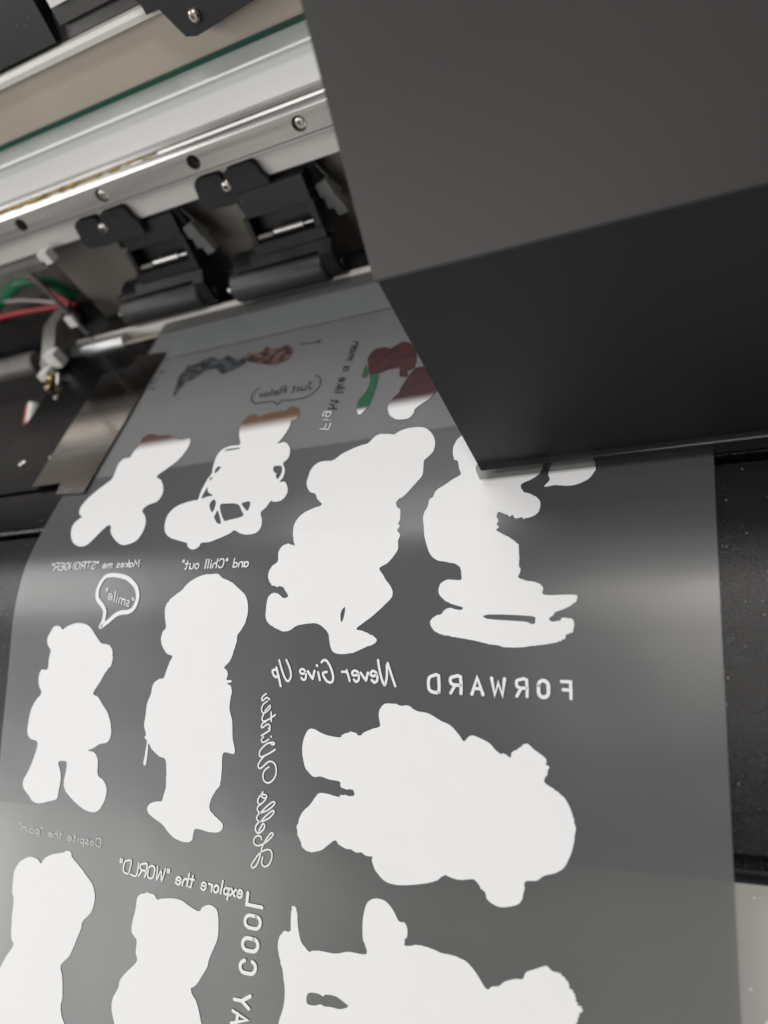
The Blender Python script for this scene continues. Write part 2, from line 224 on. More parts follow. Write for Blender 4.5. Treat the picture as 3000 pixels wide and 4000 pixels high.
# ------------------------------------------------------------------ traced artwork, in film coordinates (across the film, along the film)
K = 4000.0
POLYS = [
 ('bear_print','white',0.5,[-2456,-506,-2409,-537,-2320,-560,-2194,-544,-2113,-481,-2060,-393,-2037,-300,-2051,-216,-2090,-161,-2108,-127,-2095,18,-2134,93,-2179,167,-2234,237,-2269,254,-2279,307,-2264,341,-2235,365,-2221,459,-2231,488,-2217,520,-2230,558,-2202,598,-2213,643,-2209,688,-2211,724,-2238,767,-2290,825,-2344,851,-2356,873,-2322,918,-2301,953,-2252,1015,-2235,1066,-2251,1107,-2313,1162,-2404,1233,-2478,1280,-2543,1328,-2478,1346,-2405,1380,-2369,1413,-2396,1445,-2479,1473,-2572,1508,-2666,1517,-2733,1507,-2765,1473,-2781,1407,-2791,1356,-2840,1305,-2900,1276,-2979,1276,-3080,1290,-3140,1323,-3201,1334,-3264,1312,-3338,1275,-3378,1222,-3380,1150,-3371,1062,-3341,1023,-3300,1014,-3256,1034,-3213,1063,-3172,1047,-3208,997,-3232,968,-3296,962,-3341,945,-3379,897,-3386,840,-3360,786,-3308,745,-3315,673,-3293,616,-3233,593,-3166,612,-3191,554,-3216,435,-3203,359,-3155,297,-3079,260,-2991,225,-3051,159,-3090,95,-3154,62,-3214,-32,-3225,-123,-3214,-226,-3163,-283,-3098,-291,-3019,-287,-2936,-352,-2839,-402,-2758,-428,-2697,-443,-2657,-503,-2610,-535,-2523,-526],[[-2644,1155,-2646,1209,-2666,1267,-2680,1258,-2679,1195]]),
 ('bear_on_sled_print','white',0.8,[-1753,-412,-1787,-381,-1839,-340,-1865,-258,-1861,-184,-1839,-108,-1803,-78,-1784,-5,-1762,67,-1816,104,-1873,152,-1948,208,-1967,270,-1992,288,-2000,360,-2020,410,-2021,479,-2006,550,-1997,615,-1978,679,-1942,770,-1896,819,-1826,846,-1740,863,-1698,895,-1685,953,-1691,991,-1771,985,-1839,1003,-1862,1050,-1856,1091,-1822,1127,-1755,1166,-1676,1193,-1697,1211,-1772,1193,-1814,1204,-1840,1234,-1891,1249,-1926,1279,-1930,1311,-1894,1359,-1827,1388,-1712,1409,-1598,1431,-1488,1458,-1379,1479,-1271,1483,-1165,1473,-1060,1461,-986,1443,-951,1422,-944,1401,-903,1387,-891,1351,-891,1308,-912,1293,-963,1291,-1000,1312,-1044,1308,-1055,1289,-1023,1267,-1012,1249,-944,1226,-877,1192,-857,1160,-867,1137,-932,1132,-1083,1125,-1086,1078,-1115,1047,-1160,1029,-1214,1019,-1260,996,-1257,980,-1241,946,-1251,906,-1254,769,-1274,734,-1331,687,-1422,628,-1407,603,-1424,576,-1412,550,-1428,510,-1414,474,-1354,503,-1304,523,-1222,547,-1151,535,-1113,497,-1104,432,-1126,382,-1184,335,-1235,309,-1259,239,-1176,195,-1114,134,-1104,1,-1170,-241,-1308,-463,-1500,-578,-1664,-535],[[-1487,1250,-1177,1270,-1153,1301,-1157,1323,-1187,1322,-1232,1306,-1492,1281]]),
 ('speech_bubble_print','white',0,[-1056,148,-1044,223,-1082,282,-1002,279,-915,296,-838,291,-761,252,-724,197,-713,147,-765,12,-989,-3],[]),
 ('bear_lying_print','white',0.5,[-2346,2043,-2354,1982,-2349,1927,-2301,1881,-2213,1886,-2118,1894,-2050,1928,-1957,1944,-1867,1991,-1794,2021,-1731,2082,-1697,2125,-1660,2094,-1628,2084,-1574,2101,-1513,2129,-1476,2166,-1446,2193,-1408,2195,-1367,2217,-1355,2182,-1309,2159,-1278,2136,-1244,2124,-1199,2161,-1129,2210,-1123,2247,-1110,2273,-1119,2308,-1138,2336,-1137,2370,-1054,2419,-1002,2475,-971,2552,-959,2636,-972,2722,-1000,2803,-1045,2878,-1103,2917,-1174,2940,-1225,2975,-1301,2990,-1309,3043,-1331,3105,-1368,3139,-1463,3164,-1522,3154,-1565,3127,-1576,3088,-1608,3065,-1622,3040,-1659,3015,-1744,3029,-1821,3022,-1865,3013,-1917,3053,-2013,3082,-2160,3110,-2260,3113,-2319,3098,-2361,3067,-2395,3028,-2417,2973,-2412,2950,-2464,2948,-2499,2930,-2543,2934,-2587,2917,-2623,2917,-2686,2894,-2717,2867,-2776,2905,-2840,2949,-2942,2966,-2999,2941,-3013,2905,-3043,2854,-3041,2777,-3004,2697,-2938,2638,-2892,2580,-2855,2547,-2789,2547,-2688,2563,-2670,2546,-2570,2547,-2570,2505,-2633,2504,-2675,2489,-2683,2454,-2772,2444,-2847,2427,-2904,2433,-2961,2397,-3001,2320,-3012,2225,-2994,2144,-2957,2088,-2908,2083,-2850,2107,-2774,2128,-2677,2135,-2662,2116,-2580,2094,-2543,2101,-2525,2116,-2498,2113,-2480,2094,-2408,2065],[]),
 ('bear_with_tail_print','white',0.5,[-3091,3530,-3089,3474,-3085,3385,-3067,3358,-3038,3379,-3027,3480,-3001,3579,-2959,3623,-2926,3644,-2886,3630,-2814,3626,-2707,3625,-2602,3598,-2465,3593,-2473,3532,-2490,3492,-2490,3380,-2464,3278,-2430,3239,-2379,3222,-2311,3231,-2253,3280,-2209,3346,-2163,3351,-2143,3403,-2153,3445,-2165,3460,-2162,3497,-2077,3477,-1989,3482,-1896,3499,-1773,3510,-1699,3544,-1649,3594,-1602,3657,-1578,3669,-1548,3648,-1504,3638,-1467,3607,-1395,3579,-1345,3571,-1322,3530,-1265,3502,-1188,3472,-1155,3494,-1101,3501,-1063,3538,-1045,3572,-1020,3604,-1004,3661,-976,3680,-1008,3733,-1027,3796,-1070,3899,-1850,4086,-3184,4304,-3179,4162,-3144,4059,-3131,3986,-3133,3901,-3160,3790,-3196,3665,-3188,3590,-3147,3544],[[-2931,3917,-2847,3907,-2811,3918,-2784,3902,-2705,3900,-2645,3924,-2605,3947,-2670,3975,-2740,3974,-2792,3979,-2828,3972,-2881,3989,-2941,3984]]),
 ('standing_bear_print','white',0.35,[-3910,822,-3854,862,-3761,899,-3675,960,-3600,1020,-3566,1091,-3560,1176,-3583,1253,-3619,1313,-3655,1350,-3662,1403,-3679,1449,-3696,1509,-3731,1570,-3782,1618,-3757,1638,-3742,1675,-3754,1717,-3706,1723,-3710,1739,-3747,1746,-3714,1765,-3697,1809,-3709,1884,-3711,1957,-3682,2045,-3671,2175,-3648,2296,-3758,2298,-3767,2424,-3780,2546,-3823,2598,-3869,2679,-3871,2743,-3814,2788,-3742,2838,-3745,2880,-3789,2907,-3872,2911,-3947,2901,-4012,2900,-4029,2946,-4036,2982,-4072,3006,-4149,3006,-4227,2985,-4288,2948,-4351,2896,-4433,2859,-4506,2821,-4526,2778,-4492,2739,-4423,2719,-4374,2711,-4357,2663,-4337,2603,-4339,2500,-4357,2381,-4429,2355,-4515,2298,-4549,2254,-4555,2315,-4560,2384,-4571,2434,-4596,2427,-4583,2347,-4571,2240,-4598,2210,-4586,2179,-4612,2110,-4602,2024,-4595,1930,-4560,1851,-4536,1757,-4476,1717,-4425,1706,-4398,1646,-4362,1567,-4340,1520,-4397,1500,-4441,1455,-4473,1391,-4461,1310,-4426,1271,-4444,1181,-4449,1099,-4414,1035,-4349,987,-4284,948,-4241,900,-4167,853,-4071,822,-3970,819],[]),
 ('small_bear_print','white',0.35,[-5688,1262,-5630,1234,-5526,1207,-5417,1213,-5330,1250,-5253,1328,-5178,1397,-5097,1409,-5047,1457,-5030,1531,-5046,1597,-5108,1663,-5158,1737,-5238,1845,-5178,1877,-5115,1941,-5040,2020,-4998,2114,-4989,2209,-5028,2266,-5115,2285,-5178,2319,-5248,2346,-5174,2359,-5124,2420,-5112,2544,-5042,2587,-4998,2653,-5005,2738,-5052,2818,-5114,2856,-5213,2853,-5318,2814,-5427,2752,-5504,2686,-5516,2615,-5502,2535,-5507,2455,-5604,2463,-5572,2538,-5558,2618,-5572,2698,-5590,2779,-5699,2811,-5804,2834,-5889,2824,-5957,2772,-6031,2712,-6040,2647,-5985,2561,-5936,2460,-5895,2305,-5998,2271,-6042,2214,-6041,2129,-6020,2010,-5969,1923,-5904,1854,-5942,1786,-5958,1717,-5930,1639,-5849,1630,-5842,1544,-5827,1457,-5870,1404,-5882,1342,-5846,1281,-5803,1230,-5728,1231],[]),
 ('running_bear_print','fade_red',0.3,[-5624,-1009,-5591,-1074,-5502,-1083,-5387,-1036,-5277,-1024,-5147,-964,-5032,-907,-4924,-914,-4879,-868,-4870,-739,-4925,-591,-5025,-491,-5109,-402,-5025,-339,-4950,-242,-4910,-140,-4932,-47,-5033,-12,-5073,53,-5000,129,-4948,224,-4941,332,-4974,413,-5052,447,-5144,450,-5255,389,-5363,292,-5403,212,-5448,196,-5497,247,-5560,340,-5623,411,-5719,420,-5840,360,-5920,263,-5961,167,-5950,97,-5898,38,-5957,-4,-5996,-91,-5968,-201,-5897,-307,-5797,-410,-5757,-457,-5761,-537,-5783,-675,-5743,-750,-5664,-751,-5653,-790,-5646,-844,-5614,-937],[]),
 ('bear_in_cart_print','fade_tan',0.2,[-4280,-976,-4263,-1053,-4202,-1109,-4131,-1102,-4083,-1065,-3979,-1090,-3868,-1093,-3766,-1085,-3737,-1133,-3680,-1126,-3619,-1080,-3584,-994,-3599,-932,-3648,-916,-3644,-851,-3660,-752,-3693,-659,-3712,-617,-3629,-622,-3549,-535,-3518,-434,-3530,-377,-3557,-335,-3509,-246,-3499,-154,-3518,-101,-3459,-93,-3399,4,-3396,78,-3430,126,-3505,134,-3540,119,-3568,183,-3609,239,-3572,323,-3559,402,-3592,456,-3677,467,-3750,451,-3797,428,-3843,408,-3884,439,-3992,481,-4086,508,-4168,510,-4186,547,-4242,571,-4316,537,-4342,496,-4464,456,-4566,418,-4654,348,-4698,249,-4706,139,-4653,56,-4556,18,-4463,0,-4410,-5,-4417,-99,-4412,-192,-4401,-274,-4380,-331,-4400,-407,-4418,-534,-4407,-620,-4367,-665,-4285,-689,-4180,-691,-4244,-836],[[-4341,-627,-4315,-648,-4171,-643,-4171,-626,-4283,-625],[-4355,-363,-4345,-411,-4297,-403,-4334,-329],[-4377,-258,-4371,-281,-4346,-266,-4364,-237],[-4371,-16,-4370,-92,-4356,-149,-4323,-86,-4247,-35,-4309,-27],[-4239,82,-4214,19,-4167,69,-4167,178],[-4102,88,-4050,87,-3905,111,-3834,194,-3796,259,-3936,285,-3999,283,-4092,143],[-4121,204,-4109,163,-4021,307,-4062,309,-4124,235],[-3860,106,-3770,100,-3761,202,-3814,165],[-3652,-310,-3579,-308,-3548,-275,-3535,-205,-3554,-140,-3591,-190,-3589,-213,-3629,-242]]),
 ('large_bear_print','white',0.4,[-6251,4414,-6129,4252,-6060,4144,-5979,4042,-6015,3987,-6027,3867,-6030,3668,-6053,3624,-6057,3531,-6050,3436,-6000,3360,-5921,3313,-5852,3295,-5768,3305,-5721,3336,-5676,3288,-5577,3243,-5454,3220,-5422,3202,-5365,3208,-5345,3247,-5254,3306,-5170,3371,-5088,3436,-5053,3505,-5048,3563,-5077,3654,-5165,3738,-5180,3797,-5216,3874,-5251,3951,-5296,4030,-5385,4115,-5358,4197,-5338,4336,-5350,4422,-5332,4489,-5293,4546,-5240,4638,-5822,4762,-6190,4817],[]),
 ('round_eared_bear_print','white',0.5,[-4583,3506,-4575,3477,-4538,3447,-4469,3433,-4400,3438,-4368,3469,-4311,3456,-4197,3441,-4111,3448,-4044,3474,-3941,3504,-3906,3470,-3844,3445,-3790,3456,-3756,3491,-3743,3602,-3752,3682,-3792,3766,-3824,3836,-3839,3890,-3889,3963,-3930,4022,-3982,4062,-3971,4099,-3933,4138,-3903,4197,-3871,4288,-3831,4374,-4696,4536,-4744,4438,-4782,4351,-4779,4269,-4727,4179,-4712,4121,-4657,4058,-4547,3956,-4562,3893,-4559,3803,-4591,3773,-4621,3735,-4611,3650,-4591,3578],[]),
 ('dark_garland_print','navy',0.5,[-5491,-1691,-5541,-1901,-5576,-2073,-5530,-2144,-5532,-2229,-5410,-2228,-5280,-2288,-5179,-2292,-5046,-2214,-4929,-2255,-4770,-2139,-4660,-2170,-4614,-2057,-4683,-1996,-4796,-1955,-4873,-1926,-4921,-1944,-5042,-2059,-5116,-2058,-5201,-2060,-5294,-1962,-5412,-1920,-5425,-1873,-5462,-1802],[]),
 ('brown_bear_head_print','brown',0.5,[-4638,-2154,-4636,-2215,-4512,-2180,-4431,-2218,-4398,-2260,-4317,-2207,-4201,-2184,-4135,-2215,-4049,-2160,-4000,-2067,-4000,-1979,-4070,-1921,-4214,-1902,-4339,-1954,-4484,-2012,-4592,-2071],[]),
 ('green_scarf_print','fade_green',0,[-2892,-1397,-2806,-1389,-2789,-1271,-2792,-1140,-2800,-1014,-2816,-923,-2852,-868,-2876,-842,-2910,-880,-2937,-981,-2934,-1060,-2895,-1132,-2872,-1225,-2876,-1326],[]),
 ('green_scarf_end_print','green',0,[-2980,-1584,-2925,-1412,-2960,-1389,-2987,-1421],[]),
 ('red_sleeve_print','maroon',0.1,[-2946,-1549,-2978,-1664,-2965,-1750,-2924,-1802,-2860,-1806,-2792,-1792,-2747,-1761,-2691,-1799,-2595,-1825,-2456,-1678,-2419,-1402,-2490,-1362,-2465,-1282,-2557,-1305,-2581,-1428,-2657,-1439,-2742,-1427,-2799,-1404,-2904,-1421],[]),
 ('red_coat_print','fade_maroon',0.2,[-2461,-1269,-2510,-1122,-2516,-1060,-2568,-993,-2595,-921,-2584,-842,-2544,-758,-2474,-699,-2414,-683,-2348,-688,-2312,-740,-2306,-798,-2243,-859,-2175,-920,-2121,-1077,-2278,-1341,-2397,-1380],[]),
]
STROKES = [
 ('speech_bubble_outline','white',37.0,1,1,[[-5200,1246,-5175,1197,-5164,1141,-5170,1097,-5209,1048,-5274,991,-5294,944,-5297,892,-5271,821,-5227,774,-5169,764,-5100,768,-5021,782,-4949,805,-4881,847,-4826,895,-4795,953,-4786,1004,-4801,1063,-4836,1105,-4887,1122,-4944,1123,-4992,1131,-5039,1151,-5100,1193,-5150,1222]]),
 ('speech_bubble_outline','black',9.6,0,1,[[-3564,-1564,-3523,-1542,-3481,-1491,-3461,-1430,-3462,-1368,-3488,-1312,-3535,-1260,-3590,-1238,-3669,-1233,-3765,-1241,-3871,-1257,-3891,-1240,-3906,-1200,-3935,-1230,-3974,-1267,-4065,-1278,-4198,-1285,-4250,-1319,-4288,-1368,-4303,-1428,-4292,-1491,-4246,-1542]]),
 ('lettering','white',18.7,0,1,[[-2218,1754,-2250,1669,-2278,1587],[-2278,1587,-2285,1612,-2286,1682,-2302,1745,-2322,1720,-2343,1650,-2358,1564],[-2412,1711,-2390,1728,-2369,1717,-2365,1688,-2375,1657,-2400,1644,-2419,1657,-2419,1673,-2397,1682,-2368,1668],[-2444,1657,-2459,1714],[-2459,1714,-2481,1689,-2505,1658],[-2562,1709,-2544,1725,-2524,1712,-2521,1683,-2532,1651,-2558,1643,-2577,1654,-2573,1673,-2551,1678,-2525,1667],[-2599,1719,-2610,1683,-2625,1639],[-2614,1670,-2629,1652,-2667,1651],[-2847,1578,-2832,1565,-2805,1565,-2773,1605,-2746,1671,-2746,1716,-2765,1731,-2796,1723,-2823,1691,-2835,1664,-2823,1656,-2800,1652],[-2861,1714,-2877,1654],[-2887,1606,-2890,1601],[-2910,1645,-2926,1704],[-2926,1704,-2948,1678,-2970,1647],[-3030,1698,-3010,1713,-2991,1705,-2987,1671,-3003,1638,-3027,1630,-3043,1645,-3031,1665,-3007,1665,-2991,1655],[-3171,1558,-3140,1618,-3125,1678,-3146,1722,-3175,1709,-3208,1645,-3239,1560],[-3265,1618,-3245,1679,-3221,1763],[-3249,1672,-3257,1692,-3281,1686,-3300,1655,-3295,1638,-3262,1635]]),
 ('lettering','white',12.7,0,1,[[-3364,2920,-3369,2902,-3393,2895,-3424,2910,-3437,2939,-3422,2963,-3386,2966,-3332,2942,-3286,2907,-3259,2877,-3263,2865,-3283,2870,-3317,2910,-3351,2962,-3365,3007,-3379,3057,-3405,3109,-3436,3131,-3453,3117,-3430,3081,-3384,3027,-3330,2994,-3287,2987,-3267,3009,-3269,3052,-3292,3094,-3330,3111,-3357,3092,-3350,3045],[-3391,2860,-3375,2834,-3356,2807,-3340,2812,-3343,2838,-3374,2868,-3401,2877,-3422,2857,-3419,2825,-3392,2795],[-3392,2795,-3345,2782,-3290,2752,-3256,2715,-3260,2703,-3283,2711,-3338,2753,-3380,2791,-3409,2780,-3413,2759,-3390,2729],[-3390,2729,-3339,2715,-3284,2683,-3250,2649,-3258,2637,-3285,2648,-3332,2683,-3382,2725,-3407,2711,-3408,2686,-3380,2665],[-3334,2624,-3365,2654,-3392,2663,-3409,2645,-3394,2609,-3363,2591,-3331,2595,-3330,2614,-3362,2613,-3379,2598,-3363,2572],[-3313,2383,-3349,2408,-3367,2447,-3354,2488,-3314,2502,-3267,2473,-3244,2421,-3254,2364,-3290,2341,-3326,2349,-3373,2387,-3401,2398,-3414,2376,-3391,2336,-3356,2302],[-3257,2249,-3312,2280,-3384,2310,-3405,2294,-3394,2258,-3338,2210,-3290,2197,-3266,2201,-3274,2214,-3294,2210],[-3319,2174,-3355,2194,-3379,2199,-3389,2180,-3368,2156],[-3296,2156,-3299,2151],[-3389,2149,-3341,2122,-3311,2103,-3326,2089],[-3313,2095,-3312,2072,-3336,2060,-3381,2087,-3394,2078,-3380,2054,-3352,2040],[-3264,1985,-3320,2020,-3372,2038,-3389,2018,-3374,1981],[-3304,1966,-3301,2036],[-3363,1958,-3335,1931,-3315,1914,-3318,1940,-3354,1968,-3383,1972,-3396,1945,-3381,1908,-3341,1881],[-3321,1869,-3350,1854,-3386,1878,-3397,1865,-3383,1842,-3355,1824]]),
 ('lettering','black',11.2,0,0,[[-3921,-2169,-3679,-2146],[-3682,-2183,-3676,-2112]]),
 ('lettering','black',11.2,0,0,[[-6002,-2221,-5919,-2226,-5861,-2175],[-6010,-2046,-5950,-2080,-5898,-2077],[-5995,-2032,-5937,-2018],[-5993,-1926,-5932,-1940,-5864,-1886]]),
 ('lettering','white',22.5,0,0,[[-994,1712,-934,1714,-937,1822],[-935,1768,-986,1766],[-1151,1741,-1148,1728,-1141,1716,-1129,1709,-1117,1707,-1104,1710,-1093,1718,-1086,1730,-1084,1743,-1085,1783,-1088,1796,-1095,1807,-1106,1815,-1119,1817,-1132,1814,-1143,1806,-1150,1794,-1152,1781,-1151,1741],[-1233,1814,-1231,1703,-1276,1701,-1300,1711,-1301,1743,-1277,1757,-1232,1758],[-1270,1757,-1304,1812],[-1386,1697,-1405,1809,-1432,1723,-1460,1807,-1478,1693],[-1545,1805,-1584,1689,-1626,1803],[-1558,1766,-1612,1764],[-1707,1800,-1707,1685,-1755,1683,-1782,1694,-1782,1726,-1755,1741,-1707,1743],[-1748,1741,-1784,1798],[-1874,1796,-1874,1678,-1917,1677,-1948,1693,-1954,1734,-1948,1776,-1916,1794,-1874,1796]]),
 ('lettering','white',12.2,0,1,[[-3639,741,-3630,732,-3619,730,-3610,736,-3604,746,-3604,759,-3611,769,-3622,774,-3632,772,-3640,764,-3642,752],[-3643,730,-3646,774],[-3661,729,-3664,773],[-3661,742,-3678,728,-3696,733,-3700,749,-3702,772],[-3757,750,-3752,738,-3742,730,-3730,731,-3721,739,-3718,751,-3722,763,-3733,770,-3745,770,-3754,762,-3757,750],[-3756,690,-3760,771],[-3830,687,-3828,708],[-3843,687,-3842,707],[-3919,705,-3913,695,-3905,688,-3894,685,-3883,687,-3874,693,-3868,703,-3866,714,-3867,740,-3870,751,-3876,760,-3886,765,-3897,767,-3907,763,-3915,756,-3920,746],[-3938,683,-3941,765],[-3939,733,-3954,720,-3971,724,-3980,740,-3981,764],[-4003,718,-4005,763],[-4003,698,-4003,694],[-4031,680,-4033,763],[-4059,679,-4061,762],[-4177,735,-4173,722,-4162,713,-4149,714,-4139,723,-4136,736,-4140,750,-4150,758,-4163,758,-4173,749,-4177,735],[-4194,711,-4194,745,-4207,758,-4223,755,-4236,736],[-4235,710,-4236,757],[-4271,680,-4272,751,-4288,755],[-4254,706,-4291,705],[-4312,670,-4310,691],[-4327,670,-4325,691]]),
 ('lettering','white',15.0,0,1,[[-3529,3330,-3569,3327,-3560,3309,-3543,3304,-3529,3317,-3528,3335,-3543,3355,-3560,3357,-3576,3345],[-3587,3304,-3644,3353],[-3633,3302,-3598,3355],[-3650,3301,-3668,3385],[-3658,3327,-3665,3340,-3678,3349,-3692,3348,-3701,3339,-3702,3325,-3695,3311,-3682,3302,-3668,3303,-3659,3312,-3658,3327],[-3715,3257,-3735,3349],[-3799,3320,-3792,3305,-3779,3296,-3765,3297,-3756,3307,-3755,3322,-3762,3337,-3775,3346,-3789,3346,-3798,3336,-3799,3320],[-3813,3293,-3824,3346],[-3817,3313,-3830,3294,-3852,3293],[-3877,3315,-3920,3311,-3910,3293,-3892,3288,-3878,3301,-3876,3320,-3892,3340,-3909,3342,-3926,3330],[-4010,3252,-4027,3332,-4045,3336],[-3997,3281,-4037,3279],[-4048,3240,-4067,3335],[-4059,3297,-4074,3282,-4094,3286,-4108,3305,-4114,3333],[-4131,3304,-4175,3300,-4166,3281,-4147,3276,-4132,3289,-4130,3308,-4146,3329,-4164,3331,-4182,3319],[-4253,3230,-4256,3254],[-4270,3229,-4273,3253],[-4293,3228,-4329,3324,-4340,3250,-4380,3322,-4377,3224],[-4472,3251,-4467,3239,-4458,3229,-4445,3223,-4432,3221,-4420,3224,-4411,3231,-4406,3242,-4406,3254,-4413,3289,-4417,3301,-4427,3311,-4439,3317,-4452,3319,-4464,3316,-4473,3309,-4479,3298,-4479,3286,-4472,3251],[-4507,3316,-4488,3218,-4531,3216,-4557,3225,-4562,3252,-4541,3265,-4497,3267],[-4534,3266,-4576,3314],[-4580,3214,-4599,3313,-4662,3310],[-4682,3309,-4663,3210,-4701,3208,-4732,3221,-4743,3256,-4745,3291,-4720,3307,-4682,3309],[-4763,3205,-4766,3230],[-4781,3204,-4784,3229]]),
 ('lettering','white',10.7,0,0,[[-4829,996,-4828,1019],[-4845,991,-4844,1014],[-4911,1017,-4892,1015,-4875,1032,-4883,1042,-4907,1042,-4914,1053,-4899,1067,-4875,1067],[-4931,1005,-4937,1055],[-4932,1018,-4949,1000,-4967,1005,-4971,1045],[-4967,1007,-4985,989,-5004,993,-5007,1034],[-5033,974,-5036,1025],[-5032,952,-5032,949],[-5065,924,-5068,1016],[-5096,980,-5141,964,-5134,947,-5116,947,-5099,965,-5094,985,-5106,1001,-5124,999,-5144,982],[-5170,891,-5169,915],[-5187,886,-5185,910]]),
 ('lettering','white',11.2,0,0,[[-4842,698,-4848,630,-4874,676,-4902,628,-4904,696],[-4953,666,-4946,659,-4936,657,-4927,662,-4920,671,-4920,681,-4925,691,-4934,695,-4944,693,-4952,686,-4955,676],[-4958,656,-4957,695],[-4976,626,-4974,694],[-5010,654,-4976,675,-5012,693],[-5029,672,-5064,670,-5060,656,-5046,653,-5032,662,-5027,676,-5035,690,-5049,692,-5065,684],[-5117,656,-5102,651,-5087,660,-5092,669,-5110,674,-5114,684,-5100,691,-5082,686],[-5181,650,-5179,689],[-5180,660,-5195,650,-5208,657,-5206,688],[-5208,659,-5223,649,-5238,656,-5236,687],[-5257,666,-5293,664,-5289,650,-5275,646,-5260,655,-5255,669,-5264,684,-5277,686,-5294,677],[-5369,614,-5366,631],[-5382,613,-5379,631],[-5447,622,-5434,612,-5412,613,-5399,627,-5406,641,-5438,653,-5444,668,-5432,682,-5407,683,-5396,673],[-5463,611,-5521,609],[-5492,610,-5487,681],[-5532,680,-5537,609,-5571,608,-5589,614,-5588,634,-5568,643,-5534,644],[-5564,643,-5586,678],[-5663,628,-5661,619,-5656,612,-5648,607,-5638,606,-5627,608,-5619,613,-5612,621,-5609,629,-5608,655,-5609,664,-5614,671,-5622,675,-5632,677,-5642,675,-5651,670,-5658,662,-5660,653,-5663,628],[-5676,676,-5682,604,-5736,674,-5742,603],[-5812,619,-5808,610,-5800,604,-5790,601,-5779,603,-5769,608,-5762,617,-5759,626,-5757,649,-5758,658,-5762,666,-5770,671,-5779,673,-5789,672,-5799,667,-5806,660,-5811,640,-5789,641],[-5885,598,-5834,600,-5827,672,-5878,671],[-5831,634,-5871,633],[-5894,670,-5901,598,-5936,597,-5955,603,-5953,624,-5933,633,-5897,634],[-5928,633,-5951,669],[-5981,595,-5978,614],[-5996,595,-5992,613]]),
 ('lettering','white',4.6,0,0,[[-5021,3132,-5020,3068,-5051,3067,-5074,3075,-5078,3097,-5074,3120,-5052,3130,-5021,3132],[-5099,3109,-5139,3106,-5133,3093,-5118,3090,-5102,3099,-5097,3112,-5108,3126,-5123,3127,-5141,3119],[-5198,3091,-5181,3087,-5164,3096,-5171,3104,-5192,3108,-5197,3117,-5181,3124,-5160,3120],[-5217,3087,-5217,3145],[-5219,3104,-5223,3114,-5234,3120,-5247,3119,-5257,3112,-5261,3102,-5257,3093,-5246,3087,-5233,3088,-5223,3094,-5219,3104],[-5287,3083,-5288,3119],[-5287,3067,-5287,3065],[-5329,3059,-5329,3114,-5345,3117],[-5311,3079,-5348,3077],[-5367,3096,-5408,3093,-5403,3080,-5387,3077,-5371,3086,-5365,3099,-5376,3113,-5392,3114,-5410,3106],[-5505,3050,-5505,3106,-5521,3108],[-5486,3070,-5525,3069],[-5542,3041,-5542,3107],[-5542,3081,-5558,3070,-5577,3073,-5586,3085,-5586,3105],[-5608,3084,-5650,3081,-5645,3068,-5628,3065,-5611,3074,-5606,3088,-5617,3102,-5633,3103,-5652,3094],[-5737,3031,-5734,3048],[-5753,3030,-5750,3047],[-5774,3059,-5773,3120],[-5776,3077,-5780,3087,-5791,3093,-5805,3093,-5817,3086,-5821,3075,-5817,3065,-5806,3059,-5792,3060,-5780,3067,-5776,3077],[-5885,3063,-5876,3056,-5863,3054,-5851,3059,-5844,3068,-5843,3079,-5850,3088,-5862,3092,-5875,3090,-5885,3082,-5888,3072],[-5891,3053,-5890,3091],[-5920,3052,-5919,3089],[-5920,3035,-5920,3033],[-5945,3050,-5944,3088],[-5945,3061,-5966,3049,-5987,3052,-5991,3066,-5991,3086],[-6019,3017,-6016,3034],[-6035,3016,-6033,3033]]),
 ('lettering','black',11.1,0,0,[[-3573,-1462,-3614,-1463],[-3597,-1463,-3581,-1375,-3564,-1353,-3546,-1368],[-3624,-1416,-3616,-1371,-3627,-1355,-3647,-1359,-3665,-1383],[-3671,-1417,-3660,-1356],[-3734,-1413,-3716,-1421,-3695,-1407,-3699,-1392,-3721,-1384,-3724,-1369,-3704,-1357,-3683,-1365],[-3784,-1459,-3765,-1365,-3782,-1360],[-3757,-1425,-3799,-1427],[-3865,-1363,-3888,-1474,-3930,-1476,-3951,-1466,-3945,-1434,-3919,-1420,-3877,-1418],[-3913,-1420,-3933,-1365],[-3964,-1399,-4011,-1403,-4009,-1425,-3992,-1432,-3971,-1416,-3960,-1394,-3967,-1370,-3985,-1367,-4008,-1381],[-4060,-1481,-4036,-1369],[-4119,-1418,-4112,-1430,-4098,-1433,-4084,-1426,-4073,-1411,-4069,-1393,-4072,-1378,-4083,-1371,-4098,-1373,-4111,-1385,-4119,-1403],[-4128,-1434,-4114,-1371],[-4152,-1435,-4189,-1374],[-4204,-1437,-4137,-1372]]),
 ('lettering','white',9.8,0,0,[[-3167,-787,-3171,-703,-3268,-727],[-3219,-715,-3216,-786],[-3208,-836,-3263,-851],[-3185,-830,-3181,-829],[-3230,-951,-3215,-941,-3206,-921,-3207,-899,-3217,-884,-3232,-881,-3247,-892,-3256,-912,-3255,-934,-3245,-949,-3230,-951],[-3204,-948,-3280,-965,-3293,-933,-3282,-900]]),
